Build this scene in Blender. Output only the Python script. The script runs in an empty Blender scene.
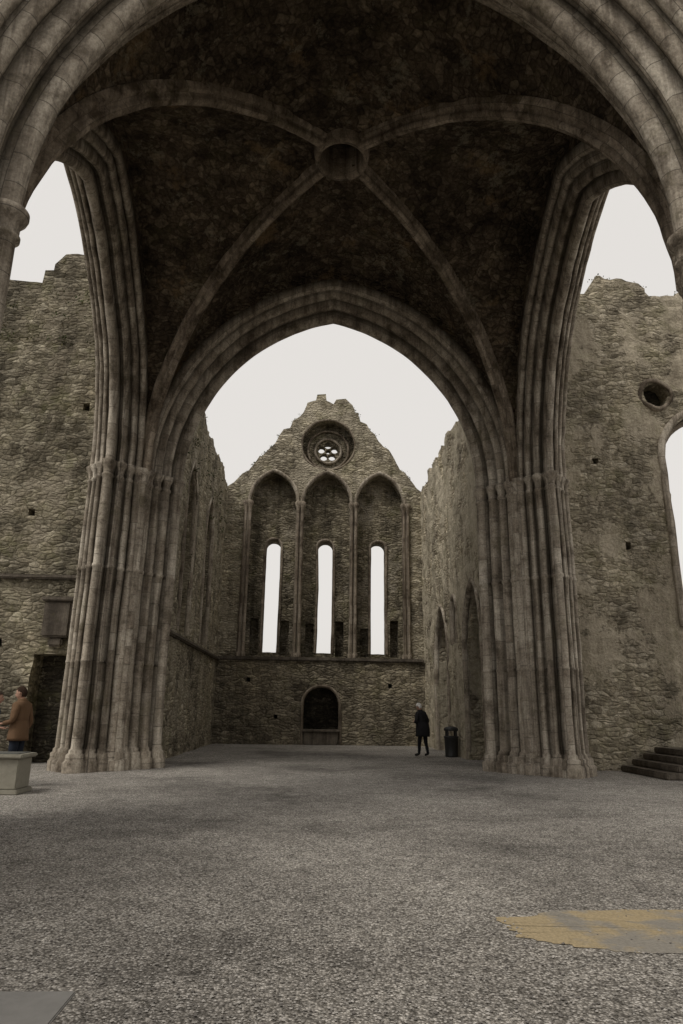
import bpy, bmesh, math, random
import numpy as np
from mathutils import Vector, Matrix, noise
from mathutils.geometry import delaunay_2d_cdt
random.seed(7)
sc = bpy.context.scene
V = Vector

# ------------------------------------------------------------------ materials
class NT:
    def __init__(s, name, rough=0.95, spec=0.15):
        s.m = bpy.data.materials.new(name); s.m.use_nodes = True
        s.t = s.m.node_tree; s.b = s.t.nodes['Principled BSDF']
        s.b.inputs['Roughness'].default_value = rough
        s.b.inputs['Specular IOR Level'].default_value = spec
    def n(s, typ, **k):
        x = s.t.nodes.new(typ)
        for a, v in k.items(): setattr(x, a, v)
        return x
    def l(s, a, b): s.t.links.new(a, b)
    def val(s, sock, v):
        if isinstance(v, bpy.types.NodeSocket): s.l(v, sock)
        else: sock.default_value = v
    def coord(s, kind='Object', scale=(1, 1, 1)):
        c = s.n('ShaderNodeTexCoord'); mp = s.n('ShaderNodeMapping')
        s.l(c.outputs[kind], mp.inputs[0]); mp.inputs['Scale'].default_value = scale
        return mp.outputs[0]
    def noise(s, vec, scale, detail=4, rough=0.6, out=0):
        x = s.n('ShaderNodeTexNoise'); s.l(vec, x.inputs['Vector'])
        x.inputs['Scale'].default_value = scale; x.inputs['Detail'].default_value = detail
        x.inputs['Roughness'].default_value = rough
        return x.outputs[out]
    def voro(s, vec, scale, feature='F1', rnd=1.0):
        x = s.n('ShaderNodeTexVoronoi', feature=feature); s.l(vec, x.inputs['Vector'])
        x.inputs['Scale'].default_value = scale; x.inputs['Randomness'].default_value = rnd
        return x
    def ramp(s, fac, stops, interp='LINEAR'):
        x = s.n('ShaderNodeValToRGB'); s.l(fac, x.inputs[0]); cr = x.color_ramp; cr.interpolation = interp
        while len(cr.elements) < len(stops): cr.elements.new(0.5)
        for e, (p, c) in zip(cr.elements, stops):
            e.position = p; e.color = (c, c, c, 1) if isinstance(c, (int, float)) else (*c, 1)
        return x.outputs[0]
    def mix(s, f, a, b, mode='MIX'):
        x = s.n('ShaderNodeMix', data_type='RGBA', blend_type=mode)
        for i, v in ((0, f), (6, a), (7, b)):
            if isinstance(v, bpy.types.NodeSocket): s.l(v, x.inputs[i])
            elif i == 0: x.inputs[0].default_value = v
            else: x.inputs[i].default_value = (*v, 1) if not isinstance(v, float) else (v, v, v, 1)
        return x.outputs[2]
    def math(s, op, a, b=0.0, c=None):
        x = s.n('ShaderNodeMath', operation=op); s.val(x.inputs[0], a); s.val(x.inputs[1], b)
        if c is not None: s.val(x.inputs[2], c)
        return x.outputs[0]
    def bump(s, h, strength, dist, prev=None):
        x = s.n('ShaderNodeBump'); s.l(h, x.inputs['Height'])
        x.inputs['Strength'].default_value = strength; x.inputs['Distance'].default_value = dist
        if prev: s.l(prev, x.inputs['Normal'])
        return x.outputs[0]
    def done(s, col, nrm=None):
        s.val(s.b.inputs['Base Color'], col if isinstance(col, bpy.types.NodeSocket) else (*col, 1))
        if nrm: s.l(nrm, s.b.inputs['Normal'])
        return s.m

def rubble(name, tones, mortar, sx=3.3, sz=8.0, plaster=None, pl=(0.52, 0.60), moss=0.35, stain=0.55, edge=0.05, bs=1.0, mort=.55, lich=.5, gain=1.3, flat=False):
    tones = [tuple(c * gain * g for c, g in zip(tn, (1, 1.01, 1.05))) for tn in tones]
    mortar = tuple(c * gain for c in mortar)
    t = NT(name)
    co = t.coord('Object')
    wob = t.noise(co, 1.6, 2, .6, 1)
    add = t.n('ShaderNodeVectorMath', operation='MULTIPLY_ADD')
    t.l(wob, add.inputs[0]); add.inputs[1].default_value = (.45, .45, .22); t.l(co, add.inputs[2])
    mp = t.n('ShaderNodeMapping'); t.l(add.outputs[0], mp.inputs[0]); mp.inputs['Scale'].default_value = (sx, sx, sz)
    v1 = t.voro(mp.outputs[0], 1.0, 'F1', .9)
    v2 = t.voro(mp.outputs[0], 1.0, 'DISTANCE_TO_EDGE', .9)
    rnd = t.n('ShaderNodeSeparateColor'); t.l(v1.outputs['Color'], rnd.inputs[0])
    fine = t.noise(co, 13, 5, .72)
    stone = t.ramp(rnd.outputs[0], [(0, tones[0]), (.35, tones[1]), (.7, tones[2]), (1, tones[3])])
    stone = t.mix(.9, stone, t.ramp(fine, [(.28, .35), (.5, .95), (.72, 1.65)]), 'MULTIPLY')
    em = t.ramp(v2.outputs['Distance'], [(0, 1), (edge * .5, .8), (edge * 2.4, 0)])
    col = t.mix(t.math('MULTIPLY', em, mort), stone, mortar)
    big = t.noise(co, .5, 5, .7)
    hgt = t.ramp(v2.outputs['Distance'], [(0, 0), (edge, .45), (edge * 5, 1)])
    st = t.noise(t.coord('Object', (1.6, 1.6, .16)), 1.0, 4, .7)
    col = t.mix(stain, col, t.ramp(st, [(.35, (.28, .265, .235)), (.58, (1.15, 1.13, 1.07))]), 'MULTIPLY')
    col = t.mix(.85, col, t.ramp(big, [(.33, (.40, .38, .345)), (.48, (1, .98, .92)), (.64, (1.4, 1.36, 1.24))]), 'MULTIPLY')
    if plaster:
        pm = t.ramp(t.noise(co, .62, 6, .68), [(pl[0], 0), (pl[1], 1)])
        pcol = t.mix(t.ramp(fine, [(.3, 0), (.65, 1)]), tuple(c * .62 for c in plaster), plaster)
        pcol = t.mix(.5, pcol, t.ramp(st, [(.35, (.4, .38, .34)), (.58, (1.1, 1.1, 1.08))]), 'MULTIPLY')
        col = t.mix(t.math('MULTIPLY', pm, .85), col, pcol)
        if flat: hgt = t.mix(pm, hgt, 1.15)
    hh = t.math('MULTIPLY_ADD', fine, 1.3, hgt)
    mn = t.noise(co, 1.0, 6, .78, 1); ms = t.n('ShaderNodeSeparateColor'); t.l(mn, ms.inputs[0])
    mm = t.ramp(ms.outputs[0], [(.53, 0), (.62, 1)])
    col = t.mix(t.math('MULTIPLY', mm, moss), col, (.11, .11, .045))
    ll = t.ramp(ms.outputs[1], [(.57, 0), (.62, 1)])
    col = t.mix(t.math('MULTIPLY', ll, lich), col, (.50, .45, .33))
    return t.done(col, t.bump(hh, bs, .06))

def ashlar(name, tones, sw=.45, sh=.36, moss=.3, dirt=.8, cav=.85):
    t = NT(name)
    co = t.coord('Object'); uv = t.coord('UV')
    br = t.n('ShaderNodeTexBrick'); t.l(uv, br.inputs['Vector'])
    br.inputs['Color1'].default_value = (0, 0, 0, 1); br.inputs['Color2'].default_value = (1, 1, 1, 1)
    br.inputs['Mortar'].default_value = (.5, .5, .5, 1)
    br.inputs['Scale'].default_value = 1; br.inputs['Brick Width'].default_value = sw
    br.inputs['Row Height'].default_value = sh; br.inputs['Mortar Size'].default_value = .007
    br.inputs['Mortar Smooth'].default_value = .6; br.offset = .31; br.squash = 1.3; br.squash_frequency = 3
    col = t.ramp(br.outputs['Color'], [(0, tones[0]), (.4, tones[1]), (.7, tones[2]), (1, tones[3])])
    fine = t.noise(co, 21, 5, .72); mid = t.noise(co, 1.5, 6, .72)
    col = t.mix(.75, col, t.ramp(fine, [(.28, .5), (.5, .95), (.72, 1.4)]), 'MULTIPLY')
    col = t.mix(dirt, col, t.ramp(mid, [(.36, (.34, .30, .25)), (.48, (.92, .88, .82)), (.64, (1.3, 1.28, 1.22))]), 'MULTIPLY')
    st = t.noise(t.coord('Object', (5.0, 5.0, .2)), 1.0, 4, .7)
    col = t.mix(.65, col, t.ramp(st, [(.38, (.28, .245, .20)), (.56, (1.12, 1.10, 1.05))]), 'MULTIPLY')
    col = t.mix(t.math('MULTIPLY', br.outputs['Fac'], .6), col, (.05, .045, .04))
    at = t.n('ShaderNodeAttribute'); at.attribute_name = 'groove_shade'   # shade in the hollows between rolls, painted into the stone colour
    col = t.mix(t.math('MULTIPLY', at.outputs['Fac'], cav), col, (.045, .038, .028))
    mm = t.ramp(t.noise(co, 1.1, 6, .78), [(.54, 0), (.64, 1)])
    col = t.mix(t.math('MULTIPLY', mm, moss), col, (.13, .115, .06))
    hh = t.math('MULTIPLY_ADD', fine, .8, t.math('MULTIPLY', br.outputs['Fac'], -.5))
    return t.done(col, t.bump(hh, .9, .03))

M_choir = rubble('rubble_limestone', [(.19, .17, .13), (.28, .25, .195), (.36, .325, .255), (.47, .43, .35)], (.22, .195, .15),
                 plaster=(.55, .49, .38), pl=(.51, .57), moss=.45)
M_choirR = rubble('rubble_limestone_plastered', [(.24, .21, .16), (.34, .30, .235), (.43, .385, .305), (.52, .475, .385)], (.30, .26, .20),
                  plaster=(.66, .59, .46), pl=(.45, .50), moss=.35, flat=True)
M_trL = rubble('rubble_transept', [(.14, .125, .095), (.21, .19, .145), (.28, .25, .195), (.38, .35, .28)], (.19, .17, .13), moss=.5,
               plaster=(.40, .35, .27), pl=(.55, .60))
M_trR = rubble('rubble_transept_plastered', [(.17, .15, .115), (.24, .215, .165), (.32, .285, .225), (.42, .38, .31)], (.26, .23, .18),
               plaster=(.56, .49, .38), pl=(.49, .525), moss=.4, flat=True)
M_low = rubble('squared_rubble', [(.16, .14, .11), (.22, .195, .15), (.27, .24, .185), (.34, .305, .24)], (.11, .095, .075), sx=2.8, sz=7.0, moss=.3, edge=.04, lich=.25, gain=1.2)
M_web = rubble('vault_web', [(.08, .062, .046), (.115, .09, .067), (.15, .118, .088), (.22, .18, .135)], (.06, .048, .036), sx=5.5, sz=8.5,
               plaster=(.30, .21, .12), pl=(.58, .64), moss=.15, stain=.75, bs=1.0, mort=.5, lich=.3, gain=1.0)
M_ash = ashlar('dressed_stone', [(.33, .295, .255), (.39, .355, .31), (.44, .405, .36), (.52, .485, .435)])
M_ashd = ashlar('dressed_stone_dark', [(.22, .19, .16), (.27, .235, .20), (.31, .275, .235), (.37, .33, .29)])
M_rib = ashlar('rib_stone', [(.20, .17, .14), (.25, .215, .18), (.30, .26, .22), (.37, .325, .28)], dirt=.95)

def simple(name, c, c2=None, scale=30, rough=.9, bs=.3, bd=.01, spec=.15):
    t = NT(name, rough, spec); co = t.coord('Object')
    nz = t.noise(co, scale, 4, .65)
    col = t.mix(nz, c, c2 or tuple(x * .6 for x in c))
    return t.done(col, t.bump(nz, bs, bd))

def gravel_mat():
    t = NT('gravel', .93, .2); co = t.coord('Object')
    v = t.voro(co, 60, 'F1', 1)
    sp = t.n('ShaderNodeSeparateColor'); t.l(v.outputs['Color'], sp.inputs[0])
    col = t.ramp(sp.outputs[0], [(0, (.14, .13, .115)), (.3, (.29, .272, .248)), (.6, (.41, .388, .358)), (.85, (.54, .512, .475)), (1, (.76, .73, .69))])
    col = t.mix(.8, col, t.ramp(v.outputs['Distance'], [(.25, 1.1), (.7, .35)]), 'MULTIPLY')
    w = t.noise(co, .22, 6, .66)
    col = t.mix(.85, col, t.ramp(w, [(.38, (.50, .485, .465)), (.47, (.92, .90, .87)), (.60, (1.28, 1.26, 1.22))]), 'MULTIPLY')
    w2 = t.noise(co, 4.0, 5, .7)
    col = t.mix(.8, col, t.ramp(w2, [(.3, .65), (.7, 1.3)]), 'MULTIPLY')
    h = t.math('MULTIPLY_ADD', v.outputs['Distance'], -1.0, t.math('MULTIPLY', w2, 3.0))
    return t.done(col, t.bump(h, 1.0, .012))
M_gravel = gravel_mat()

# ------------------------------------------------------------------ helpers
def new_obj(name, verts, faces, mats, parent=None, smooth=False, uvs=None, midx=None, recalc=True, groove_shade=None):
    me = bpy.data.meshes.new(name); me.from_pydata([tuple(v) for v in verts], [], faces)
    if not isinstance(mats, (list, tuple)): mats = [mats]
    for m in mats: me.materials.append(m)
    if midx: me.polygons.foreach_set('material_index', midx)
    if uvs:
        ul = me.uv_layers.new(name='UVMap')
        li = np.zeros(len(me.loops), dtype=np.int32); me.loops.foreach_get('vertex_index', li)
        ul.data.foreach_set('uv', np.array(uvs, dtype=np.float32)[li].ravel())
    if groove_shade is not None:
        ga = me.attributes.new('groove_shade', 'FLOAT', 'POINT'); ga.data.foreach_set('value', np.array(groove_shade, dtype=np.float32))
    if recalc:
        bm = bmesh.new(); bm.from_mesh(me); bmesh.ops.recalc_face_normals(bm, faces=bm.faces); bm.to_mesh(me); bm.free()
    if smooth: me.polygons.foreach_set('use_smooth', [True] * len(me.polygons))
    me.update()
    o = bpy.data.objects.new(name, me); sc.collection.objects.link(o)
    if parent: o.parent = parent
    return o

def empty(name):
    o = bpy.data.objects.new(name, None); sc.collection.objects.link(o); o.empty_display_size = .3; return o

def inside(px, pz, poly):
    poly = np.array(poly); x1, z1 = poly[:, 0], poly[:, 1]; x2, z2 = np.roll(x1, -1), np.roll(z1, -1)
    res = np.zeros(len(px), dtype=bool)
    for a, b, c, d in zip(x1, z1, x2, z2):
        if b == d: continue
        cond = ((b > pz) != (d > pz)) & (px < (c - a) * (pz - b) / (d - b) + a)
        res ^= cond
    return res

def resample(poly, step):
    out = []
    for i in range(len(poly)):
        a = poly[i]; b = poly[(i + 1) % len(poly)]
        L = math.hypot(b[0] - a[0], b[1] - a[1]); n = max(1, int(round(L / step)))
        for k in range(n): out.append((a[0] + (b[0] - a[0]) * k / n, a[1] + (b[1] - a[1]) * k / n))
    return out

def wall(name, mat, outer, holes, org, uax, nax, thick, res=.22, amp=.04, parent=None, ej=.03):
    org, uax, nax = V(org), V(uax), V(nax)
    loops = [resample(outer, res)] + [resample(h, res * .7) for h in holes]
    pts = []; edges = []
    for lp in loops:
        b = len(pts); pts += lp; edges += [(b + i, b + (i + 1) % len(lp)) for i in range(len(lp))]
    us = [p[0] for p in outer]; zs = [p[1] for p in outer]
    gu = np.arange(min(us) + res / 2, max(us), res); gz = np.arange(min(zs) + res / 2, max(zs), res)
    U, Z = np.meshgrid(gu, gz); U = U.ravel(); Z = Z.ravel()
    rs = np.random.RandomState(3); U = U + rs.uniform(-.3, .3, U.shape) * res; Z = Z + rs.uniform(-.3, .3, Z.shape) * res
    ok = inside(U, Z, loops[0])
    for h in loops[1:]: ok &= ~inside(U, Z, h)
    U, Z = U[ok], Z[ok]
    B = np.array(pts)
    keep = np.ones(len(U), dtype=bool)
    for i in range(len(U)):
        if np.min((B[:, 0] - U[i]) ** 2 + (B[:, 1] - Z[i]) ** 2) < (res * .35) ** 2: keep[i] = False
    pts += list(zip(U[keep].tolist(), Z[keep].tolist()))
    r = delaunay_2d_cdt([V(p) for p in pts], edges, [], 0, 1e-5)
    vv, ff = r[0], r[2]
    C = np.array([[sum(vv[i][0] for i in f) / len(f), sum(vv[i][1] for i in f) / len(f)] for f in ff])
    ok = inside(C[:, 0], C[:, 1], loops[0])
    for h in loops[1:]: ok &= ~inside(C[:, 0], C[:, 1], h)
    ff = [f for f, k in zip(ff, ok) if k]
    cnt = {}
    for f in ff:
        for i in range(len(f)):
            e = (f[i], f[(i + 1) % len(f)]); k = (min(e), max(e)); cnt[k] = cnt.get(k, 0) + 1
    be = [k for k, c in cnt.items() if c == 1]
    bset = set(i for e in be for i in e)
    front = []; back = []
    for i, p in enumerate(vv):
        u, z = p[0], p[1]; q = org + uax * u + V((0, 0, z))
        if i in bset and ej:
            u += ej * noise.noise(q * 3.1); z += ej * noise.noise(q * 3.7 + V((9, 1, 2)))
        d = amp * (noise.noise(q * .6) + .9 * noise.noise(q * 2.7 + V((5, 5, 5))))
        front.append(org + uax * u + V((0, 0, z)) + nax * d)
        back.append(org + uax * u + V((0, 0, z)) - nax * (thick + d * .5))
    n = len(front)
    faces = [tuple(f) for f in ff] + [tuple(i + n for i in reversed(f)) for f in ff]
    faces += [(a, b, b + n, a + n) for a, b in be]
    return new_obj(name, front + back, faces, mat, parent)

def arch_poly(cx, zb, zs, za, hw, n=10):
    h = za - zs; R = (hw * hw + h * h) / (2 * hw); p = [(cx - hw, zb), (cx - hw, zs)]
    thm = math.acos(max(-1, min(1, (R - hw) / R)))
    for k in range(1, n + 1):
        th = thm * k / n; p.append((cx + (R - hw) - R * math.cos(th), zs + R * math.sin(th)))
    for k in range(n - 1, -1, -1):
        th = thm * k / n; p.append((cx - (R - hw) + R * math.cos(th), zs + R * math.sin(th)))
    p.append((cx + hw, zb)); return p

def circle(cx, cz, r, n=24): return [(cx + r * math.cos(2 * math.pi * k / n), cz + r * math.sin(2 * math.pi * k / n)) for k in range(n)]
def rect(a, b, c, d): return [(a, b), (c, b), (c, d), (a, d)]
def ragged(x0, x1, z, amp, step, seed):
    rr = random.Random(seed); out = []; x = x0; c = z
    while x < x1:
        c = z + rr.uniform(-amp, amp); w = rr.uniform(.5, 1.5) * step
        out.append((x, c)); x2 = min(x1, x + w); out.append((x2 - .02, c + rr.uniform(-.05, .05))); x = x2
    return out

def sweep_arch(name, mat, org, uax, nax, a, spring, rise, prof, jamb, seg=26, parent=None, jit=.012, groove_shade=False):
    org, uax, nax = V(org), V(uax), V(nax); R = (a * a + rise * rise) / (2 * a)
    P = np.array(prof, dtype=float)
    T = np.gradient(P, axis=0); L = np.hypot(T[:, 0], T[:, 1]) + 1e-9
    N = np.stack([-T[:, 1] / L, T[:, 0] / L], 1)
    pv = np.concatenate([[0], np.cumsum(np.hypot(*(P[1:] - P[:-1]).T))])
    m = len(P)
    gp = np.zeros(m)
    if groove_shade:   # depth of each profile point behind the neighbouring roll crests
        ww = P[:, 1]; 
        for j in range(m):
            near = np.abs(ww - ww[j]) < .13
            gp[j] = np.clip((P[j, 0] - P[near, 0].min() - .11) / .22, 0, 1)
    verts = []; faces = []; uvs = []; gr = []
    for side in (-1, 1):
        base = len(verts); rows = 0
        for z, off in jamb:
            for j in range(m):
                r = P[j, 0] + N[j, 0] * off; w = P[j, 1] + N[j, 1] * off
                verts.append((side * (a + r), w, z)); uvs.append((z + .13 * side, pv[j])); gr.append(gp[j])
            rows += 1
        for k in range(1, seg + 1):
            s = k / seg
            for j in range(m):
                r = P[j, 0]; w = P[j, 1]; thm = math.acos((R - a) / (R + r)); th = s * thm
                verts.append((side * (-(R - a) + (R + r) * math.cos(th)), w, spring + (R + r) * math.sin(th)))
                uvs.append((spring + R * th + .13 * side, pv[j])); gr.append(gp[j])
            rows += 1
        for i in range(rows - 1):
            for j in range(m - 1):
                q = (base + i * m + j, base + i * m + j + 1, base + (i + 1) * m + j + 1, base + (i + 1) * m + j)
                faces.append(q if side == 1 else q[::-1])
    out = []
    for x, w, z in verts:
        q = org + uax * x + nax * w + V((0, 0, z))
        out.append(q + V((noise.noise(q * 2.3), noise.noise(q * 2.3 + V((7, 0, 0))), 0)) * jit + V((noise.noise(q * .35), noise.noise(q * .35 + V((7, 0, 0))), 0)) * jit * 2)
    return new_obj(name, out, faces, mat, parent, smooth=True, uvs=uvs, recalc=False, groove_shade=gr if groove_shade else None)

def lathe(verts, faces, uvs, cx, cy, prof, n=12):
    b = len(verts)
    for z, r in prof:
        for k in range(n):
            th = 2 * math.pi * k / n; verts.append((cx + r * math.cos(th), cy + r * math.sin(th), z)); uvs.append((z, k / n * 2 * math.pi * r))
    for i in range(len(prof) - 1):
        for k in range(n):
            faces.append((b + i * n + k, b + i * n + (k + 1) % n, b + (i + 1) * n + (k + 1) % n, b + (i + 1) * n + k))

def box(name, mat, x0, x1, y0, y1, z0, z1, parent=None, bevel=.02, sub=0, amp=0):
    bm = bmesh.new(); bmesh.ops.create_cube(bm, size=1)
    for v in bm.verts: v.co = V((x0 + (v.co.x + .5) * (x1 - x0), y0 + (v.co.y + .5) * (y1 - y0), z0 + (v.co.z + .5) * (z1 - z0)))
    if sub: bmesh.ops.subdivide_edges(bm, edges=bm.edges[:], cuts=sub, use_grid_fill=True)
    elif bevel: bmesh.ops.bevel(bm, geom=bm.edges[:], offset=bevel, segments=2, affect='EDGES')
    if amp:
        for v in bm.verts: v.co += noise.noise_vector(v.co * 1.7) * amp
    me = bpy.data.meshes.new(name); bm.to_mesh(me); bm.free(); me.materials.append(mat)
    o = bpy.data.objects.new(name, me); sc.collection.objects.link(o)
    if parent: o.parent = parent
    return o

# ------------------------------------------------------------------ crossing
SP = 7.9; AE = 4.35; RISE = 5.45; RT = .95
XH = AE + RT; Y0 = 8.75; Y1 = 18.3; YC = (Y0 + Y1) / 2; YH = (Y1 - Y0) / 2; AS = YH - RT
E = empty('cathedral_crossing')

def main_prof(sw=1.0):
    circ = [(0, .15, .15), (.205, .36, .05), (.34, .38, .105), (.46, .58, .045), (.585, .60, .105), (.70, .80, .04), (.81, .80, .115)]
    pts = [(1.08, -.84)]
    for w in np.linspace(-.93, .93, 213):
        a = abs(w)
        st = .44 if a < .22 else .62 if a < .46 else .84 if a < .70 else .97
        for c, rc, rho in circ:
            if abs(a - c) < rho: st = min(st, rc - math.sqrt(rho * rho - (a - c) ** 2))
        pts.append((st, w))
    pts.append((1.08, .84))
    return [(r, w * sw) for r, w in pts]

def jamb_tab(k=1.0):
    t = [(0, .14), (.22, .14), (.28, .09), (.40, .09), (.44, .04), (.50, .04), (.54, 0)]
    t += [(z, 0) for z in (1.0, 1.5, 2.0)] + [(2.55, 0), (2.57, .012), (2.62, .012), (2.64, 0), (3.2, 0), (3.8, 0), (4.4, 0), (4.94, 0), (4.96, .022), (5.03, .022), (5.05, 0), (5.7, 0), (6.3, 0), (6.9, 0),
          (7.40, 0), (7.43, .03 * k), (7.48, .03 * k), (7.51, .0), (7.66, .02 * k), (7.74, .06 * k), (7.80, .075 * k), (7.86, .075 * k), (7.89, .02), (SP, 0)]
    return t
J = jamb_tab(); JW = jamb_tab(1.5)
prof = main_prof(1.0); profs = main_prof(.76)
AW = 4.48
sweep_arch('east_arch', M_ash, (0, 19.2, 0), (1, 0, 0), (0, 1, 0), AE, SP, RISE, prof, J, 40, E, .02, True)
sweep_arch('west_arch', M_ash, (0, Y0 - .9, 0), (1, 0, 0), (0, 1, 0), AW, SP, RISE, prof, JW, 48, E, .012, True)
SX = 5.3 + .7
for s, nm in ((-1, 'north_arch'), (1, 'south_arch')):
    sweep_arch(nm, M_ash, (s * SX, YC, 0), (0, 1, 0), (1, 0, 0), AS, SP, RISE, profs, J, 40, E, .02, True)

def spandrel(name, a, half, org, uax, nax, thick):
    R = (a * a + RISE * RISE) / (2 * a); r = .93; thm = math.acos((R - a) / (R + r)); n = 26
    o = [(-half, SP - .1), (-half, 16.4), (half, 16.4), (half, SP - .1)]
    arc = []
    for k in range(n + 1):
        th = thm * k / n; arc.append((-(R - a) + (R + r) * math.cos(th), SP + (R + r) * math.sin(th)))
    o += arc + [(-x, z) for x, z in arc[-2::-1]]
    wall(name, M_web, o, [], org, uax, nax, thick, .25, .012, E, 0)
spandrel('east_spandrel', AE, XH, (0, Y1, 0), (1, 0, 0), (0, -1, 0), 1.8)
spandrel('west_spandrel', AW, AW + RT, (0, Y0 - 1.8, 0), (1, 0, 0), (0, -1, 0), 1.8)
spandrel('north_spandrel', AS, YH, (-5.3, YC, 0), (0, 1, 0), (1, 0, 0), 1.4)
spandrel('south_spandrel', AS, YH, (5.3, YC, 0), (0, 1, 0), (-1, 0, 0), 1.4)
for sx in (-1, 1):
    for y0, xi in ((Y0 - 1.8, AW + RT - .02), (Y1, 5.3)):
        x0, x1 = sorted((sx * xi, sx * 6.7))
        box('pier_core', M_choir, x0, x1, y0, y0 + 1.8, 0, 16.4, E, 0, 14, .03)
box('tower_floor', M_web, -6.9, 6.9, 6.9, 20.2, 16.4, 17.2, E, .02)

# vault web
CR = 6.7
def Pz(t):
    t = min(1, abs(t)); R = 1.22
    return SP + CR * (.6 * math.sqrt(max(0, 1 - t * t)) + .4 * math.sqrt(max(0, R * R - (t + R - 1) ** 2)) / 1.2)
NG = 120; vs = []; fs = []
for i in range(NG + 1):
    for j in range(NG + 1):
        tx = math.sin(math.pi * (i / NG - .5)); ty = math.sin(math.pi * (j / NG - .5))
        z = max(Pz(tx), Pz(ty)); q = V((XH * tx, YC + YH * ty, z))
        q.z += .08 * noise.noise(q * .9) + .06 * noise.noise(q * 3.5); vs.append(q)
for i in range(NG):
    for j in range(NG):
        ids = [i * (NG + 1) + j, (i + 1) * (NG + 1) + j, (i + 1) * (NG + 1) + j + 1, i * (NG + 1) + j + 1]
        c = sum((vs[k] for k in ids), V((0, 0, 0))) / 4
        if math.hypot(c.x, c.y - YC) < .55: continue
        fs.append(tuple(ids))
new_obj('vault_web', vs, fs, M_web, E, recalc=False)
rp = [(-.16, -.1), (-.16, .06), (-.13, .09), (-.085, .10), (-.085, .17), (-.10, .20), (-.09, .25), (-.05, .29), (0, .31), (.05, .29), (.09, .25), (.10, .20), (.085, .17), (.085, .10), (.13, .09), (.16, .06), (.16, -.1)]
for sx in (-1, 1):
    for sy in (-1, 1):
        path = []
        for k in range(44):
            ph = math.pi / 2 * k / 43; t = max(math.cos(ph), .09)
            path.append(V((sx * XH * t, YC + sy * YH * t, Pz(t) if k else SP - .1)))
            if t <= .09: break
        side = V((sx * XH, sy * YH, 0)).normalized().cross(V((0, 0, 1)))
        inn = -V((sx * XH, sy * YH, 0)).normalized()
        vs = []; fs = []; uv = []; L = 0; m = len(rp)
        for i, p in enumerate(path):
            tg = (path[min(i + 1, len(path) - 1)] - path[max(i - 1, 0)]).normalized()
            dn = side.cross(tg).normalized()
            if dn.dot(inn - V((0, 0, 1))) < 0: dn = -dn
            if i: L += (p - path[i - 1]).length
            for j, (a, b) in enumerate(rp):
                q = p + side * a + dn * b
                vs.append(q + noise.noise_vector(q * 2) * .02); uv.append((L, j * .12))
        for i in range(len(path) - 1):
            for j in range(m - 1): fs.append((i * m + j, i * m + j + 1, (i + 1) * m + j + 1, (i + 1) * m + j))
        new_obj('vault_rib', vs, fs, M_rib, E, smooth=True, uvs=uv, recalc=False)
vs = []; fs = []; uv = []; zc = SP + CR - .35
lathe(vs, fs, uv, 0, YC, [(zc + 1.3, .52), (zc + .1, .52), (zc + .04, .54), (zc, .58), (zc + .02, .63), (zc + .10, .66), (zc + .2, .67), (zc + .5, .68)], 32)
new_obj('bell_hole_ring', vs, fs, M_rib, E, True, uv)
vs = []; fs = []; uv = []
for sx in (-1, 1):
    for yy, sy in ((Y0, 1), (Y1, -1)):
        for dx, dy, r in ((.05, .05, .16), (-.14, .17, .085), (.17, -.14, .085)):
            cx = sx * (XH - max(dx, -.02)); cy = yy + sy * max(dy, -.02)
            lathe(vs, fs, uv, cx, cy, [(z, r + off) for z, off in J], 14)
new_obj('corner_shafts', vs, fs, M_ash, E, True, uv, recalc=False)

# ------------------------------------------------------------------ choir side walls
def frame(name, org, uax, nax, cx, zb, zs, za, hw, mat, parent, k=1.0, inset=.0):
    o = V(org) + V(uax) * cx
    pr = [(r * k - inset, w * k) for r, w in [(.14, -.02), (.14, .05), (.10, .08), (.04, .075), (.0, .04), (-.03, .0), (-.035, -.06), (0.0, -.12), (.03, -.3)]]
    return sweep_arch(name, mat, o, uax, nax, hw, zs, za - zs, pr, [(zb + (zs - zb) * i / 10, 0) for i in range(11)], 10, parent, .025)

def choir_wall(name, sx, mat, holes, frames, seed):
    P = empty(name)
    top = ragged(20.0, 32.9, 12.1, .3, .9, seed)
    o = [(20.0, -.3)] + top + [(32.9, -.3)]
    o[1] = (20.0, 12.3)
    wall('masonry', mat, o, holes, (sx * 4.8, 0, 0), (0, 1, 0), (-sx, 0, 0), 1.3, .2, .08, P)
    for f in frames: frame('opening_frame', (sx * 4.8, 0, 0), (0, 1, 0), (-sx, 0, 0), *f, M_ash, P)
    return P
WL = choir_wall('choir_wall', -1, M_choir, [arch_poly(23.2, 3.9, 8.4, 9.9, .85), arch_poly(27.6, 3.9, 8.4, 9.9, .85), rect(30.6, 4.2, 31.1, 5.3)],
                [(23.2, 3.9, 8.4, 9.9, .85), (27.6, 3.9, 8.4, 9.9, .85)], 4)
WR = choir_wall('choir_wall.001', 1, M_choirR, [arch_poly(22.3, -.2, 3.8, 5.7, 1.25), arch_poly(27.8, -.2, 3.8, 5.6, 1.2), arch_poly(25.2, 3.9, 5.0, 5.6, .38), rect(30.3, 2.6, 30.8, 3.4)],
                [(22.3, 0, 3.8, 5.7, 1.25), (27.8, 0, 3.8, 5.6, 1.2), (25.2, 3.9, 5.0, 5.6, .38)], 9)
box('string_course', M_ashd, -4.88, -4.64, 20.2, 32.2, 3.62, 3.76, WL, .04)
box('window_sill_backing', M_choir, -6.1, -5.6, 21, 30, 3, 11, WL, 0, 6, .03)
CH = empty('side_chapel')
box('roof', M_web, 6.15, 10.2, 20.2, 32, 6.3, 6.7, CH, .02)
box('outer_wall', M_web, 9.8, 10.2, 20.2, 32, -.2, 6.29, CH, .02)
box('end_wall', M_web, 6.15, 9.79, 31.6, 32, -.2, 6.29, CH, .02)

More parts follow.
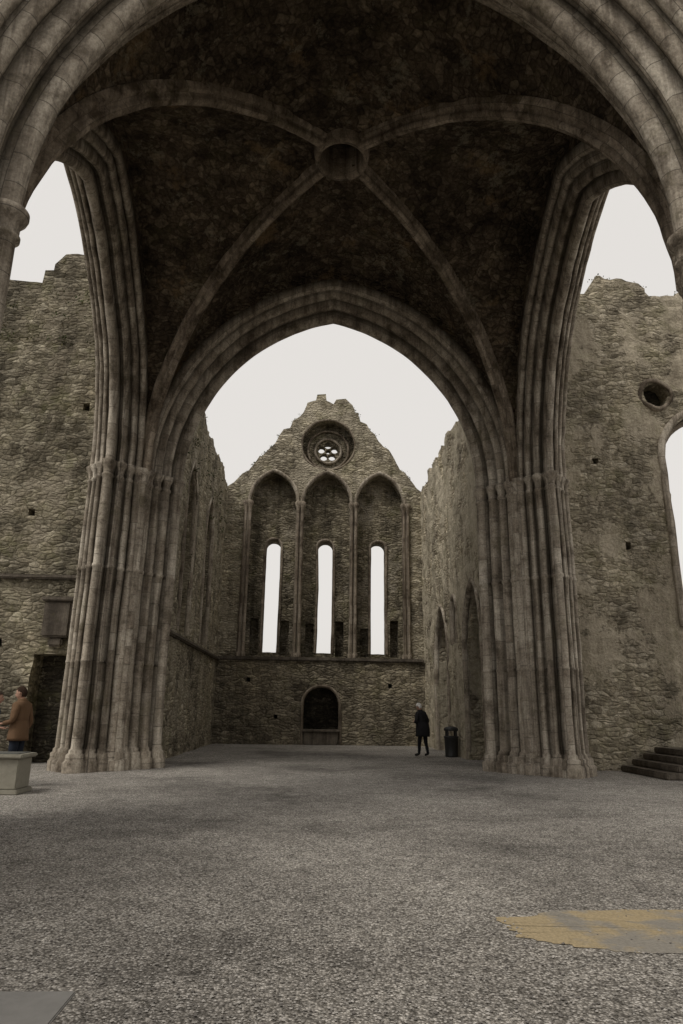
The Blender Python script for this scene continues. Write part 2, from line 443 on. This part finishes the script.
# ------------------------------------------------------------------ nave walls around the viewer
for sx in (-1, 1):
    NWp = empty('nave_wall')
    wall('masonry', M_choir, [(-16, -.3), (-16, 8.0)] + ragged(-15.9, 6.85, 8.0, .3, 1.2, 31 + sx) + [(6.9, -.3)], [arch_poly(c, 2.6, 5.2, 6.6, .7) for c in (-10, -4, 2)],
         (sx * 6.2, 0, 0), (0, 1, 0), (-sx, 0, 0), 1.2, .45, .05, NWp)

# ------------------------------------------------------------------ east gable
G = empty('gable_wall')
cs = [-2.5, .14, 2.78]
gab = [(-5.0, 3.5), (-5.0, 12.0), (-4.5, 12.35)]
def slope(x0, z0, x1, z1, n, seed):
    rr = random.Random(seed); o = []
    for k in range(n):
        t = (k + .0) / n; o.append((x0 + (x1 - x0) * t + rr.uniform(-.06, .06), z0 + (z1 - z0) * t + rr.uniform(-.12, .12)))
    return o
gab += slope(-4.1, 12.75, -1.15, 16.35, 12, 1) + [(-1.15, 16.3), (-1.0, 16.8), (-.55, 16.95), (-.5, 17.25), (-.05, 17.3), (.0, 16.9), (.35, 16.75), (.5, 17.0), (1.0, 17.05), (1.35, 16.75), (1.5, 16.3)]
gab += slope(1.6, 16.2, 4.3, 12.8, 12, 2) + [(4.6, 12.3), (5.0, 12.0), (5.0, 3.5)]
front_holes = [arch_poly(c, 3.8, 11.35, 12.95, 1.17, 12) for c in cs] + [circle(.14, 14.5, 1.38, 36)]
wall('gable_face', M_choir, gab, front_holes, (0, 32.45, 0), (1, 0, 0), (0, -1, 0), .65, .17, .07, G)
inner = [(-5.0, 3.5), (-5.0, 11.9), (-4.2, 12.5), (-1.1, 16.1), (1.4, 16.1), (4.3, 12.6), (5.0, 11.9), (5.0, 3.5)]
lc = [-2.48, .12, 2.74]
lan = [arch_poly(c, 4.1, 9.25, 9.6, .37, 6) for c in lc]
rose = [circle(.14 + .36 * math.cos(a), 14.35 + .36 * math.sin(a), .19, 14) for a in [math.pi / 2 + k * 2 * math.pi / 5 for k in range(5)]] + [circle(.14, 14.35, .12, 10)]
niches = [rect(c + s * .72 - .2, 3.95, c + s * .72 + .2, z) for c, s, z in ((-2.5, -1, 5.7), (-2.5, 1, 5.6), (.14, -1, 5.5), (.14, 1, 5.6), (2.78, -1, 5.3), (2.78, 1, 5.7))]
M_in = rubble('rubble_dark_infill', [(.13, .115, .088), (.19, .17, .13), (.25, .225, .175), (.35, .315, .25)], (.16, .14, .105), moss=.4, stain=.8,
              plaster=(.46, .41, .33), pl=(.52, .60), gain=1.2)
M_nb = rubble('niche_dark_stone', [(.05, .044, .036), (.07, .062, .05), (.09, .08, .064), (.12, .107, .086)], (.05, .044, .036), gain=1.0)  # much darker stone for the backs of niche, doorway and small window
wall('window_plane', M_in, inner, lan + rose + niches, (0, 33.12, 0), (1, 0, 0), (0, -1, 0), .45, .16, .05, G, .015)
wall('back_plane', M_in, inner, lan + [circle(.14, 14.35, .62, 24)], (0, 33.6, 0), (1, 0, 0), (0, -1, 0), .4, .3, .02, G, .01)
lowhole = arch_poly(.05, -.1, 1.75, 2.5, .82, 6)
wall('lower_wall', M_low, [(-4.95, -.3), (-4.95, 3.66), (4.95, 3.66), (4.95, -.3)], [lowhole, rect(-3.4, 2.7, -3.22, 2.88), rect(3.1, 2.5, 3.28, 2.7), rect(-2.1, 1.1, -1.93, 1.27)], (0, 32.2, 0), (1, 0, 0), (0, -1, 0), 1.0, .2, .06, G)
box('sill_course', M_ashd, -4.78, 4.78, 32.08, 32.9, 3.665, 3.83, G, .04)
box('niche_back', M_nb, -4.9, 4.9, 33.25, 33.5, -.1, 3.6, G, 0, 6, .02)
box('niche_altar', M_ashd, -.72, .82, 32.1, 32.75, 0, .55, G, .03)
box('niche_altar_slab', M_ashd, -.78, .88, 32.02, 32.78, .552, .66, G, .03)
fo = (0, 32.45, 0)
frame('niche_frame', (0, 32.2, 0), (1, 0, 0), (0, -1, 0), .05, 0, 1.75, 2.5, .82, M_ashd, G, .8)
for c in cs: frame('blind_arch_moulding', fo, (1, 0, 0), (0, -1, 0), c, 3.85, 11.35, 12.95, 1.17, M_ash, G, 1.0)
for c in lc: frame('lancet_frame', (0, 33.12, 0), (1, 0, 0), (0, -1, 0), c, 4.1, 9.25, 9.6, .37, M_ashd, G, .8)
vs = []; fs = []; uv = []
for x in (-3.75, -1.18, 1.46, 4.02):
    for dx in (-.1, .1):
        lathe(vs, fs, uv, x + dx, 32.36, [(3.84, .14), (4.0, .14), (4.05, .10)] + [(4.1 + .8 * i, .085) for i in range(9)] + [(10.9, .09), (11.05, .1), (11.2, .16), (11.35, .17), (11.4, .1)], 10)
new_obj('gable_shafts', vs, fs, M_ashd, G, True, uv, recalc=False)
def ringmesh(name, cx, y, cz, R, r, mat, P=None, jt=.02, n=40):
    vs = []; fs = []; uv = []; m = 8
    for i in range(n):
        a = 2 * math.pi * i / n
        for j in range(m):
            b = 2 * math.pi * j / m; q = V((cx + (R + r * math.cos(b)) * math.cos(a), y + r * math.sin(b), cz + (R + r * math.cos(b)) * math.sin(a)))
            vs.append(q + noise.noise_vector(q * 3) * jt); uv.append((a * R, b * r))
    for i in range(n):
        for j in range(m): fs.append((i * m + j, i * m + (j + 1) % m, ((i + 1) % n) * m + (j + 1) % m, ((i + 1) % n) * m + j))
    new_obj(name, vs, fs, mat, P or G, True, uv)
ringmesh('oculus_outer_ring', .14, 32.5, 14.5, 1.38, .07, M_ashd)
ringmesh('oculus_mid_ring', .14, 33.02, 14.4, 1.05, .06, M_ashd)
ringmesh('rose_ring', .14, 33.05, 14.35, .66, .07, M_ash)

# ------------------------------------------------------------------ transept walls
TL = empty('transept_wall')
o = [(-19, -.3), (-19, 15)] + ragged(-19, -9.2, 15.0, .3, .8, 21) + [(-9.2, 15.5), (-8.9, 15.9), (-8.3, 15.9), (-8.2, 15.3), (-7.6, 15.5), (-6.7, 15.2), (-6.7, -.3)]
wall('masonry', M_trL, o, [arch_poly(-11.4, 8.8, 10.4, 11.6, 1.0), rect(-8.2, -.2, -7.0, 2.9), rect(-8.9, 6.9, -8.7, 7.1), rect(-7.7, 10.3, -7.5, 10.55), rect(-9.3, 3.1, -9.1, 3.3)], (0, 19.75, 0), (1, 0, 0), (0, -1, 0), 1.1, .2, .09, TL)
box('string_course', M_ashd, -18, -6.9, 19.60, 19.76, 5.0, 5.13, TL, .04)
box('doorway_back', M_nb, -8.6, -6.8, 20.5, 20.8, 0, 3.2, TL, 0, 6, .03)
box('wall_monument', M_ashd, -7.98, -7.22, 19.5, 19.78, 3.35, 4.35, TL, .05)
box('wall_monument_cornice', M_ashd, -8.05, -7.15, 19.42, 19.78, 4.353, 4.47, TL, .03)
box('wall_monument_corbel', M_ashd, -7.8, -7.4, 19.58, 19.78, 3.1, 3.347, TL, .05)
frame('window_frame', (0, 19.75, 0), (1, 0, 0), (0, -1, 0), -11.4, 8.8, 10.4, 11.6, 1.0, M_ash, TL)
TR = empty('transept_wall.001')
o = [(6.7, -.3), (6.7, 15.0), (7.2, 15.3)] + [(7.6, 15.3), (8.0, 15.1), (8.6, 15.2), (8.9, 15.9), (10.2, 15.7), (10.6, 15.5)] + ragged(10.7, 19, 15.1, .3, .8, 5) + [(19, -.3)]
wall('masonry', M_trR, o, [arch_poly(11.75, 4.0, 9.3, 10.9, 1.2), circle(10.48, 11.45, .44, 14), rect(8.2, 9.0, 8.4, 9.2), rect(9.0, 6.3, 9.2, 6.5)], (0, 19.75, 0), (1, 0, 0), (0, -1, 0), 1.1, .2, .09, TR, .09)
frame('window_frame', (0, 19.75, 0), (1, 0, 0), (0, -1, 0), 11.75, 4.0, 9.3, 10.9, 1.2, M_ash, TR, 1.4)
frame('window_inner_frame', (0, 20.1, 0), (1, 0, 0), (0, -1, 0), 11.75, 4.0, 9.2, 10.7, 1.1, M_ashd, TR, 1.0)
box('small_window_back', M_nb, 9.9, 11.1, 20.3, 20.5, 10.6, 12.3, TR, 0, 4, .02)
ringmesh('round_window_rim', 10.48, 19.74, 11.45, .50, .07, M_ashd, TR, .08, 18)

S = empty('stone_steps')
for i in range(4):
    box('step', M_ashd, 8.1 + .33 * i, 12.0, 17.0 + .12 * i, 19.6, .0 if i == 0 else .16 * i + .002, .16 * (i + 1), S, .03)

# ------------------------------------------------------------------ ground
gv = []; gf = []; n = 60
def gx(k): t = (k / n - .5) * 2; return math.copysign(abs(t) ** 3, t) * 400
for i in range(n + 1):
    for j in range(n + 1): gv.append((gx(i), gx(j) + 12, 0))
for i in range(n):
    for j in range(n): gf.append((i * (n + 1) + j, (i + 1) * (n + 1) + j, (i + 1) * (n + 1) + j + 1, i * (n + 1) + j + 1))
new_obj('ground', gv, gf, M_gravel, recalc=False)
N = 18000; rs = np.random.RandomState(5)
base = np.array([[1, 0, 0], [-1, 0, 0], [0, 1, 0], [0, -1, 0], [0, 0, 1], [0, 0, -1]], float)
tri = np.array([[0, 2, 4], [2, 1, 4], [1, 3, 4], [3, 0, 4], [2, 0, 5], [1, 2, 5], [3, 1, 5], [0, 3, 5]])
yy = 3.4 + 8 * rs.rand(N) ** 1.6; xx = rs.uniform(-.62, .62, N) * (yy + 1)
keep = ~(((xx > 1.15) & (yy > 5.02) & (yy < 5.96) & (rs.rand(N) > .08)) | ((xx < -1.6) & (yy < 4.5))); xx = xx[keep]; yy = yy[keep]; N = len(xx)
s = rs.uniform(.004, .0115, N); th = rs.rand(N) * 6.28
P_ = np.repeat(base[None], N, 0) * rs.uniform(.6, 1.4, (N, 6, 1)) * s[:, None, None] * np.array([1.2, .9, .65])
R_ = np.stack([np.stack([np.cos(th), -np.sin(th), 0 * th], 1), np.stack([np.sin(th), np.cos(th), 0 * th], 1), np.stack([0 * th, 0 * th, 1 + 0 * th], 1)], 1)
P_ = np.einsum('nij,nkj->nki', R_, P_) + np.stack([xx, yy, s * .4 + .003], 1)[:, None, :]
F_ = (tri[None] + (np.arange(N) * 6)[:, None, None]).reshape(-1, 3)
mi = np.repeat(rs.randint(0, 3, N), 8)
new_obj('loose_gravel', P_.reshape(-1, 3).tolist(), F_.tolist(), [simple('pebble_a', (.40, .38, .35), scale=60), simple('pebble_b', (.22, .205, .19), scale=60), simple('pebble_c', (.58, .55, .51), scale=60)], midx=mi.tolist(), recalc=False)

def blob(name, cx, cy, rx, ry, z, mat, p=3.0, jag=.06, seed=0):
    vs = [(cx, cy, z)]; fs = []; m = 300
    for k in range(m):
        a = 2 * math.pi * k / m; c, s_ = math.cos(a), math.sin(a); d = (abs(c) ** p + abs(s_) ** p) ** (-1 / p)
        d *= 1 + jag * noise.noise(V((c * 3 + seed, s_ * 3, 0))) + jag * .5 * noise.noise(V((c * 9, s_ * 9, 5)))
        e = .02 * noise.noise(V((a * 60, 1, 1)))
        vs.append((cx + rx * d * c + e, cy + ry * d * s_ + e, z))
    for k in range(m): fs.append((0, 1 + k, 1 + (k + 1) % m))
    return new_obj(name, vs, fs, mat, recalc=False)
t = NT('wet_sand', .8, .3); co = t.coord('Object'); a = t.noise(co, 1.4, 5, .65); b = t.noise(co, 45, 4, .75)
col = t.mix(t.ramp(a, [(.47, 0), (.56, 1)]), (.42, .335, .205), (.33, .305, .265)); col = t.mix(.8, col, t.ramp(b, [(.3, .55), (.7, 1.35)]), 'MULTIPLY')
t.l(t.ramp(a, [(.44, .85), (.56, .32)]), t.b.inputs['Roughness'])
M_sand = t.done(col, t.bump(b, .4, .01))
blob('sand_patch', 2.6, 5.5, 1.55, .52, .004, M_sand, 2.6, .13, 3)
M_slab = simple('paving_slab', (.30, .29, .275), (.20, .195, .185), 9, .85, .3, .02)
box('paving_slab', M_slab, -2.9, -1.66, 3.2, 4.36, -.05, .012, None, .006)

# ------------------------------------------------------------------ props
B = empty('litter_bin'); M_bin = simple('bin_plastic', (.022, .022, .022), (.035, .035, .033), 20, .5, .1, .003, .4)
vs = []; fs = []; uv = []
BX = 4.5
lathe(vs, fs, uv, BX, 24.9, [(0, .02), (0, .21), (.03, .23), (.06, .22), (.62, .24), (.64, .26), (.68, .26), (.69, .225)], 24)
lathe(vs, fs, uv, BX, 24.9, [(.86, .24), (.90, .25), (.93, .25), (.98, .2), (1.01, .1), (1.02, .005)], 24)
new_obj('body_and_hood', vs, fs, M_bin, B, True)
for k in range(4):
    a = math.pi / 4 + k * math.pi / 2; cx, cy = BX + .21 * math.cos(a), 24.9 + .21 * math.sin(a)
    box('hood_post', M_bin, cx - .03, cx + .03, cy - .03, cy + .03, .68, .9, B, .008)

IP = empty('information_plinth'); M_pl = simple('plinth_stone', (.36, .34, .28), (.22, .205, .165), 7, .9, .5, .03); M_pan = simple('plinth_panel', (.10, .11, .10), (.16, .16, .15), 5, .4, .05, .002, .5)
box('base', M_pl, -6.9, -5.52, 13.05, 13.75, 0, .08, IP, .015)
box('body', M_pl, -6.85, -5.57, 13.1, 13.7, .082, .60, IP, .015)
box('cap', M_pl, -6.92, -5.5, 13.03, 13.77, .602, .67, IP, .02)
box('panel', M_pan, -6.82, -5.6, 13.12, 13.68, .672, .685, IP, .004)

# ------------------------------------------------------------------ people
class MB:
    def __init__(s): s.v = []; s.f = []; s.m = []
    def add(s, vs, fs, mi, M=None):
        b = len(s.v); s.v += [(M @ V(v)) if M else V(v) for v in vs]; s.f += [tuple(b + i for i in f) for f in fs]
        s.m += mi if isinstance(mi, list) else [mi] * len(fs)
    def tube(s, pts, rad, mi, n=8, flat=1.0, M=None):
        vs = []; fs = []; pts = [V(p) for p in pts]
        for i, p in enumerate(pts):
            tg = (pts[min(i + 1, len(pts) - 1)] - pts[max(i - 1, 0)]).normalized()
            a = tg.cross(V((0, .1, 1)) if abs(tg.z) < .9 else V((0, 1, 0))).normalized(); b = tg.cross(a)
            for k in range(n): th = 2 * math.pi * k / n; vs.append(p + a * rad[i] * math.cos(th) + b * rad[i] * flat * math.sin(th))
        for i in range(len(pts) - 1):
            for k in range(n): fs.append((i * n + k, i * n + (k + 1) % n, (i + 1) * n + (k + 1) % n, (i + 1) * n + k))
        fs.append(tuple(range(n))[::-1]); fs.append(tuple((len(pts) - 1) * n + k for k in range(n)))
        s.add(vs, fs, mi, M)

def hand(mb, wrist, direction, palm_n, sgn, mi):
    d = V(direction).normalized(); nn = V(palm_n); nn = (nn - d * nn.dot(d)).normalized(); sd = d.cross(nn).normalized() * sgn
    w = V(wrist)
    def P(a, b, c): return w + d * a + sd * b + nn * c
    mb.tube([P(-.02, 0, 0), P(.02, 0, 0), P(.05, 0, .0), P(.09, 0, .004)], [.024, .03, .04, .036], mi, 10, .5)
    for i, (o, L) in enumerate(((.030, .070), (.010, .080), (-.010, .074), (-.029, .058))):
        mb.tube([P(.075, o, .0), P(.09 + L * .35, o * 1.1, .008), P(.09 + L * .68, o * 1.12, .026), P(.09 + L * .85, o * 1.1, .046)], [.0095, .009, .008, .006], mi, 6)
    mb.tube([P(.025, .03, .0), P(.05, .052, .012), P(.075, .060, .026), P(.092, .056, .036)], [.013, .012, .0105, .007], mi, 6)

def person(name, loc, yaw, H, jacket, trouser, skin, hair, arms, legs, headtilt=(0, 0), lean=0.0, coat=.72, bald=False, bulk=1.0, hg=1.12):
    k = H / 1.75
    def ln(p):
        x, y, z = p
        if z > .95: y += lean * (z - .95)
        return (x, y, z)
    J = {'pel': (0, 0, .95), 'bel': ln((0, 0, 1.1)), 'che': ln((0, .0, 1.28)), 'uch': ln((0, -.01, 1.41)), 'nec': ln((0, .0, 1.50)), 'nek': ln((0, .015, 1.57)),
         'sl': ln((-.165, -.01, 1.42)), 'sr': ln((.165, -.01, 1.42)), 'el': arms[0][0], 'wl': arms[0][1], 'er': arms[1][0], 'wr': arms[1][1],
         'hl': (-.09, 0, .88), 'hr': (.09, 0, .88), 'kl': legs[0][0], 'al': legs[0][1], 'kr': legs[1][0], 'ar': legs[1][1]}
    J['tl'] = tuple(V(J['al']) + V((-.02, .17, -.045))); J['tr'] = tuple(V(J['ar']) + V((.02, .17, -.045)))
    R = {'pel': (.165, .125), 'bel': (.165, .13), 'che': (.175, .13), 'uch': (.15, .11), 'nec': (.065, .065), 'nek': (.056, .056), 'sl': (.085, .08), 'sr': (.085, .08),
         'el': (.056, .056), 'er': (.056, .056), 'wl': (.038, .038), 'wr': (.038, .038), 'hl': (.10, .10), 'hr': (.10, .10), 'kl': (.065, .07), 'kr': (.065, .07),
         'al': (.045, .05), 'ar': (.045, .05), 'tl': (.045, .035), 'tr': (.045, .035)}
    ed = [('pel', 'bel'), ('bel', 'che'), ('che', 'uch'), ('uch', 'nec'), ('nec', 'nek'), ('uch', 'sl'), ('uch', 'sr'), ('sl', 'el'), ('el', 'wl'), ('sr', 'er'), ('er', 'wr'),
          ('pel', 'hl'), ('pel', 'hr'), ('hl', 'kl'), ('kl', 'al'), ('al', 'tl'), ('hr', 'kr'), ('kr', 'ar'), ('ar', 'tr')]
    ks = list(J); me = bpy.data.meshes.new('tmp'); me.from_pydata([J[a] for a in ks], [(ks.index(a), ks.index(b)) for a, b in ed], [])
    ob = bpy.data.objects.new('tmp', me); sc.collection.objects.link(ob)
    sk = ob.modifiers.new('s', 'SKIN'); sk.use_smooth_shade = True
    for i, a in enumerate(ks):
        sv = me.skin_vertices[0].data[i]; b = bulk if a in ('pel', 'bel', 'che', 'uch', 'el', 'er') else 1; sv.radius = (R[a][0] * b, R[a][1] * b); sv.use_root = (a == 'pel')
    su = ob.modifiers.new('u', 'SUBSURF'); su.levels = 2; su.render_levels = 2
    dg = bpy.context.evaluated_depsgraph_get(); em = bpy.data.meshes.new_from_object(ob.evaluated_get(dg))
    vs = [V(v.co) for v in em.vertices]; fs = [tuple(p.vertices) for p in em.polygons]
    bpy.data.objects.remove(ob)
    for v in vs:
        q = v * 9; dd = noise.noise(V((q.x, q.y, q.z * 1.6))); v += V((v.x, v.y, 0)).normalized() * dd * .014 if v.z < 1.45 else V((0, 0, 0))
        if v.z < .004: v.z = .004
    mi = []
    for f in fs:
        c = sum((vs[i] for i in f), V((0, 0, 0))) / len(f)
        mi.append(4 if c.z < .11 else 1 if c.z < .86 and abs(c.x) < .28 and not any((c - V(J[w])).length < .13 for w in ('wl', 'wr')) else 2 if c.z > 1.535 and abs(c.x) < .1 else 0)
    mb = MB(); mb.add(vs, fs, mi)
    n = 28; vs = []; fs = []
    rows = [(1.15, .175, .135), (1.02, .185, .15), (.92, .195, .16), (coat + .05, .2, .165), (coat, .2, .165), (coat + .01, .185, .15), (coat + .1, .17, .14)]
    for z, a, b in rows:
        for i in range(n):
            th = 2 * math.pi * i / n; w = 1 + .04 * math.sin(th * 5 + z * 3)
            yo = lean * max(0, z - .95); vs.append((a * w * bulk * math.cos(th), b * w * bulk * math.sin(th) + yo, z))
    for i in range(len(rows) - 1):
        for j in range(n): fs.append((i * n + j, i * n + (j + 1) % n, (i + 1) * n + (j + 1) % n, (i + 1) * n + j))
    mb.add(vs, fs, 0)
    c0 = V(ln((0, 0, 1.49))); vs = []; fs = []
    for z, r in ((-.03, .10), (.02, .085), (.055, .078), (.055, .068), (0, .066)):
        for i in range(16): th = 2 * math.pi * i / 16; vs.append(c0 + V((r * math.cos(th), r * math.sin(th) + .005, z - .012 * math.sin(th))))
    for i in range(4):
        for j in range(16): fs.append((i * 16 + j, i * 16 + (j + 1) % 16, (i + 1) * 16 + (j + 1) % 16, (i + 1) * 16 + j))
    mb.add(vs, fs, 0)
    hand(mb, J['wl'], V(J['wl']) - V(J['el']), (.6, .4, 0) if J['wl'][2] < 1 else (0, -.2, 1), 1, 2)
    hand(mb, J['wr'], V(J['wr']) - V(J['er']), (-.6, .4, 0) if J['wr'][2] < 1 else (0, -.2, 1), -1, 2)
    HC = V(ln((0, .035, 1.64))); hm = Matrix.Translation(HC) @ Matrix.Rotation(headtilt[1], 4, 'Z') @ Matrix.Rotation(-headtilt[0], 4, 'X')
    bm = bmesh.new(); bmesh.ops.create_uvsphere(bm, u_segments=32, v_segments=24, radius=1)
    def shape(p, g=1.0):
        x, y, z = p; X = x * .076 * g; Y = y * .096 * g; Z = z * .118 * g
        if z < 0: X *= 1 + .28 * z; Y *= 1 + .12 * z if y < 0 else 1
        if z < -.3 and y > 0: Y += .006
        if g == 1.0 and y > 0:
            Y += .026 * math.exp(-((x / .16) ** 2 + ((z + .22) / .2) ** 2)); Y -= .009 * math.exp(-(((abs(x) - .42) / .16) ** 2 + ((z - .02) / .12) ** 2))
            Y += .006 * math.exp(-((x / .3) ** 2 + ((z + .52) / .07) ** 2)); Y -= .005 * math.exp(-((x / .3) ** 2 + ((z + .60) / .03) ** 2))
            Y += .008 * math.exp(-((x / .25) ** 2 + ((z + .85) / .15) ** 2))
        return V((X, Y, Z))
    vs = [shape(v.co) for v in bm.verts]; fs = [tuple(v.index for v in f.verts) for f in bm.faces]; mi = []
    for f in bm.faces:
        c = f.calc_center_median(); mi.append(5 if (abs(c.z + .56) < .05 and abs(c.x) < .3 and c.y > 0) else 2)
    mb.add(vs, fs, mi, hm)
    hv = []; hf = []
    for v in bm.verts:
        p = shape(v.co, hg); p += noise.noise_vector(p * 40) * .007; hv.append(p)
    for f in bm.faces:
        c = f.calc_center_median()
        lim = .55 if c.y > .3 else (.1 + .3 * (c.y + .3) if c.y > -.3 else -.45)
        if c.z > lim and not (bald and c.z > .7 and c.y > -.2): hf.append(tuple(v.index for v in f.verts))
    mb.add(hv, hf, 3, hm)
    bm.free()
    for sx in (-1, 1):
        mb.tube([(sx * .031 - .001, .080, .004), (sx * .031, .0865, .004)], [.012, .006], 6, 8, .7, hm)
        mb.tube([(sx * .045, .088, .026), (sx * .018, .094, .028)], [.004, .004], 3, 6, 1, hm)
        mb.tube([(sx * .070, -.004, -.02), (sx * .078, -.008, -.005), (sx * .082, -.014, .018)], [.012, .020, .012], 2, 8, .6, hm)
    M = Matrix.Translation(V(loc)) @ Matrix.Rotation(yaw, 4, 'Z') @ Matrix.Scale(k, 4)
    lips = simple(name + '_lips', (.36, .16, .13)); eye = simple(name + '_eye', (.03, .025, .02), rough=.3, spec=.5)
    sh = simple(name + '_shoes', (.03, .027, .024), rough=.6)
    return new_obj(name, [M @ v for v in mb.v], mb.f, [jacket, trouser, skin, hair, sh, lips, eye], smooth=True, midx=mb.m)
skin = simple('skin', (.50, .31, .23), (.44, .26, .19), 12, .6, .1, .002)
legs_st = (((-.10, .02, .49), (-.11, -.01, .09)), ((.10, .03, .49), (.12, .02, .09)))
person('man', (-6.12, 14.3, 0), math.radians(78), 1.86, simple('tan_jacket', (.19, .115, .065), (.12, .07, .04), 8, .8, .4, .01), simple('dark_jeans', (.03, .035, .05)), skin,
       simple('brown_hair', (.05, .03, .02), scale=90, bs=.8), (((-.25, .0, 1.14), (-.18, .22, 1.10)), ((.25, -.05, 1.14), (.24, .05, .90))), legs_st, (.05, .15), .03, .80, bulk=1.04)
person('woman', (-6.80, 14.6, 0), math.radians(-80), 1.76, simple('blue_coat', (.07, .09, .12), (.04, .055, .075), 8, .8, .4, .01), simple('black_trousers', (.02, .02, .022)), skin,
       simple('dark_hair', (.06, .04, .03), scale=90, bs=.8), (((-.25, -.03, 1.14), (-.24, .06, .90)), ((.25, 0, 1.14), (.2, .2, 1.08))), legs_st, (.0, .1), .02, .74)
person('elderly_visitor', (3.5, 24.8, 0), math.radians(38), 1.76, simple('black_coat', (.018, .018, .02), (.03, .03, .032), 8, .85, .4, .01), simple('charcoal_trousers', (.022, .022, .025)), skin,
       simple('white_hair', (.80, .78, .75), (.72, .70, .67), 90, .8, .5), (((-.30, .02, 1.14), (-.14, .25, 1.14)), ((.30, .02, 1.14), (.14, .25, 1.14))),
       (((-.10, .08, .50), (-.11, .10, .09)), ((.10, -.02, .50), (.11, -.12, .10))), (.45, .1), .2, .66, bulk=1.35, hg=1.25)

# ------------------------------------------------------------------ vegetation on wall heads
M_leaf = simple('leaf_green', (.07, .095, .03), (.04, .055, .02), 6, .8, .1, .01)
M_leaf2 = simple('dry_grass', (.16, .14, .07), (.10, .095, .045), 6, .8, .1, .01)
lv = []; lf = []; lm = []; rr = random.Random(11)
def tuft(x, y, z, r, n):
    for _ in range(n):
        c = V((x + rr.gauss(0, r), y + rr.gauss(0, r), z + rr.gauss(0, r * .5))); d = V((rr.uniform(-1, 1), rr.uniform(-1, 1), rr.uniform(-.3, 1))).normalized() * rr.uniform(.04, .11)
        e = d.cross(V((rr.uniform(-1, 1), rr.uniform(-1, 1), rr.uniform(-1, 1)))).normalized() * rr.uniform(.012, .035)
        b = len(lv); lv.extend([c - e * .3, c + d * .5 - e, c + d, c + d * .5 + e]); lf.append((b, b + 1, b + 2, b + 3)); lm.append(0 if rr.random() < .6 else 1)
dg = bpy.context.evaluated_depsgraph_get(); dg.update()
def top_z(x, y):
    hit, loc, nrm, idx, ob, mt = sc.ray_cast(dg, V((x, y, 30)), V((0, 0, -1)))
    return loc.z if hit and loc.z > 8 else None
def onwall(x, y, r, n):
    z = top_z(x, y)
    if z and z < 17.5: tuft(x, y, z + .02, r, n)
for _ in range(60):
    onwall(-4.95 - rr.random() * .6, rr.uniform(20.5, 32.5), .10, 26); onwall(4.95 + rr.random() * .6, rr.uniform(20.5, 32.5), .08, 14)
for _ in range(45):
    tuft(-4.76, rr.uniform(20.5, 32), rr.uniform(9, 11.7), .10, 14)
    tuft(rr.uniform(-12, -7), 19.7, rr.uniform(12.5, 14.8), .10, 14)
for _ in range(30):
    onwall(rr.uniform(1.4, 4.4), 32.7, .07, 12); onwall(rr.uniform(-4.2, -1.2), 32.7, .07, 12)
    onwall(rr.uniform(7, 12), 20.0, .08, 12)
new_obj('wall_plants', lv, lf, [M_leaf, M_leaf2], midx=lm, recalc=False)

# ------------------------------------------------------------------ light
w = bpy.data.worlds.new('World'); sc.world = w; w.use_nodes = True; nt = w.node_tree
bg = nt.nodes['Background']; sky = nt.nodes.new('ShaderNodeTexSky'); sky.sky_type = 'NISHITA'; sky.sun_disc = False
el, rot = math.radians(55), math.radians(225)
sky.sun_elevation = el; sky.sun_rotation = rot; sky.air_density = 1.0; sky.dust_density = 4.0; sky.ozone_density = 1
hs = nt.nodes.new('ShaderNodeHueSaturation'); hs.inputs['Saturation'].default_value = .15
nt.links.new(sky.outputs[0], hs.inputs['Color'])
mx = nt.nodes.new('ShaderNodeMix'); mx.data_type = 'RGBA'; mx.inputs[0].default_value = .85
nt.links.new(hs.outputs[0], mx.inputs[6]); mx.inputs[7].default_value = (8.7, 8.35, 7.95, 1)
nt.links.new(mx.outputs[2], bg.inputs['Color']); bg.inputs['Strength'].default_value = .1
sd = bpy.data.lights.new('sun', 'SUN'); sd.energy = 1.5; sd.angle = math.radians(25); sd.color = (1, .95, .87)
so = bpy.data.objects.new('sun', sd); sc.collection.objects.link(so)
dvec = V((math.sin(rot) * math.cos(el), math.cos(rot) * math.cos(el), math.sin(el)))
so.rotation_euler = dvec.to_track_quat('Z', 'Y').to_euler()

# ------------------------------------------------------------------ camera
cam = bpy.data.cameras.new('camera'); co_ = bpy.data.objects.new('camera', cam); sc.collection.objects.link(co_)
cam.sensor_fit = 'VERTICAL'; cam.sensor_height = 36; cam.lens = 24.0; cam.clip_end = 2000; cam.clip_start = .05
M = Matrix.Translation((-.42, 0, 1.5)) @ Matrix.Rotation(math.radians(-2.25), 4, 'Z') @ Matrix.Rotation(math.radians(90 + 16.2), 4, 'X') @ Matrix.Rotation(math.radians(.8), 4, 'Z')
co_.matrix_world = M
sc.camera = co_
sc.view_settings.view_transform = 'Standard'; sc.view_settings.look = 'None'; sc.view_settings.exposure = 0
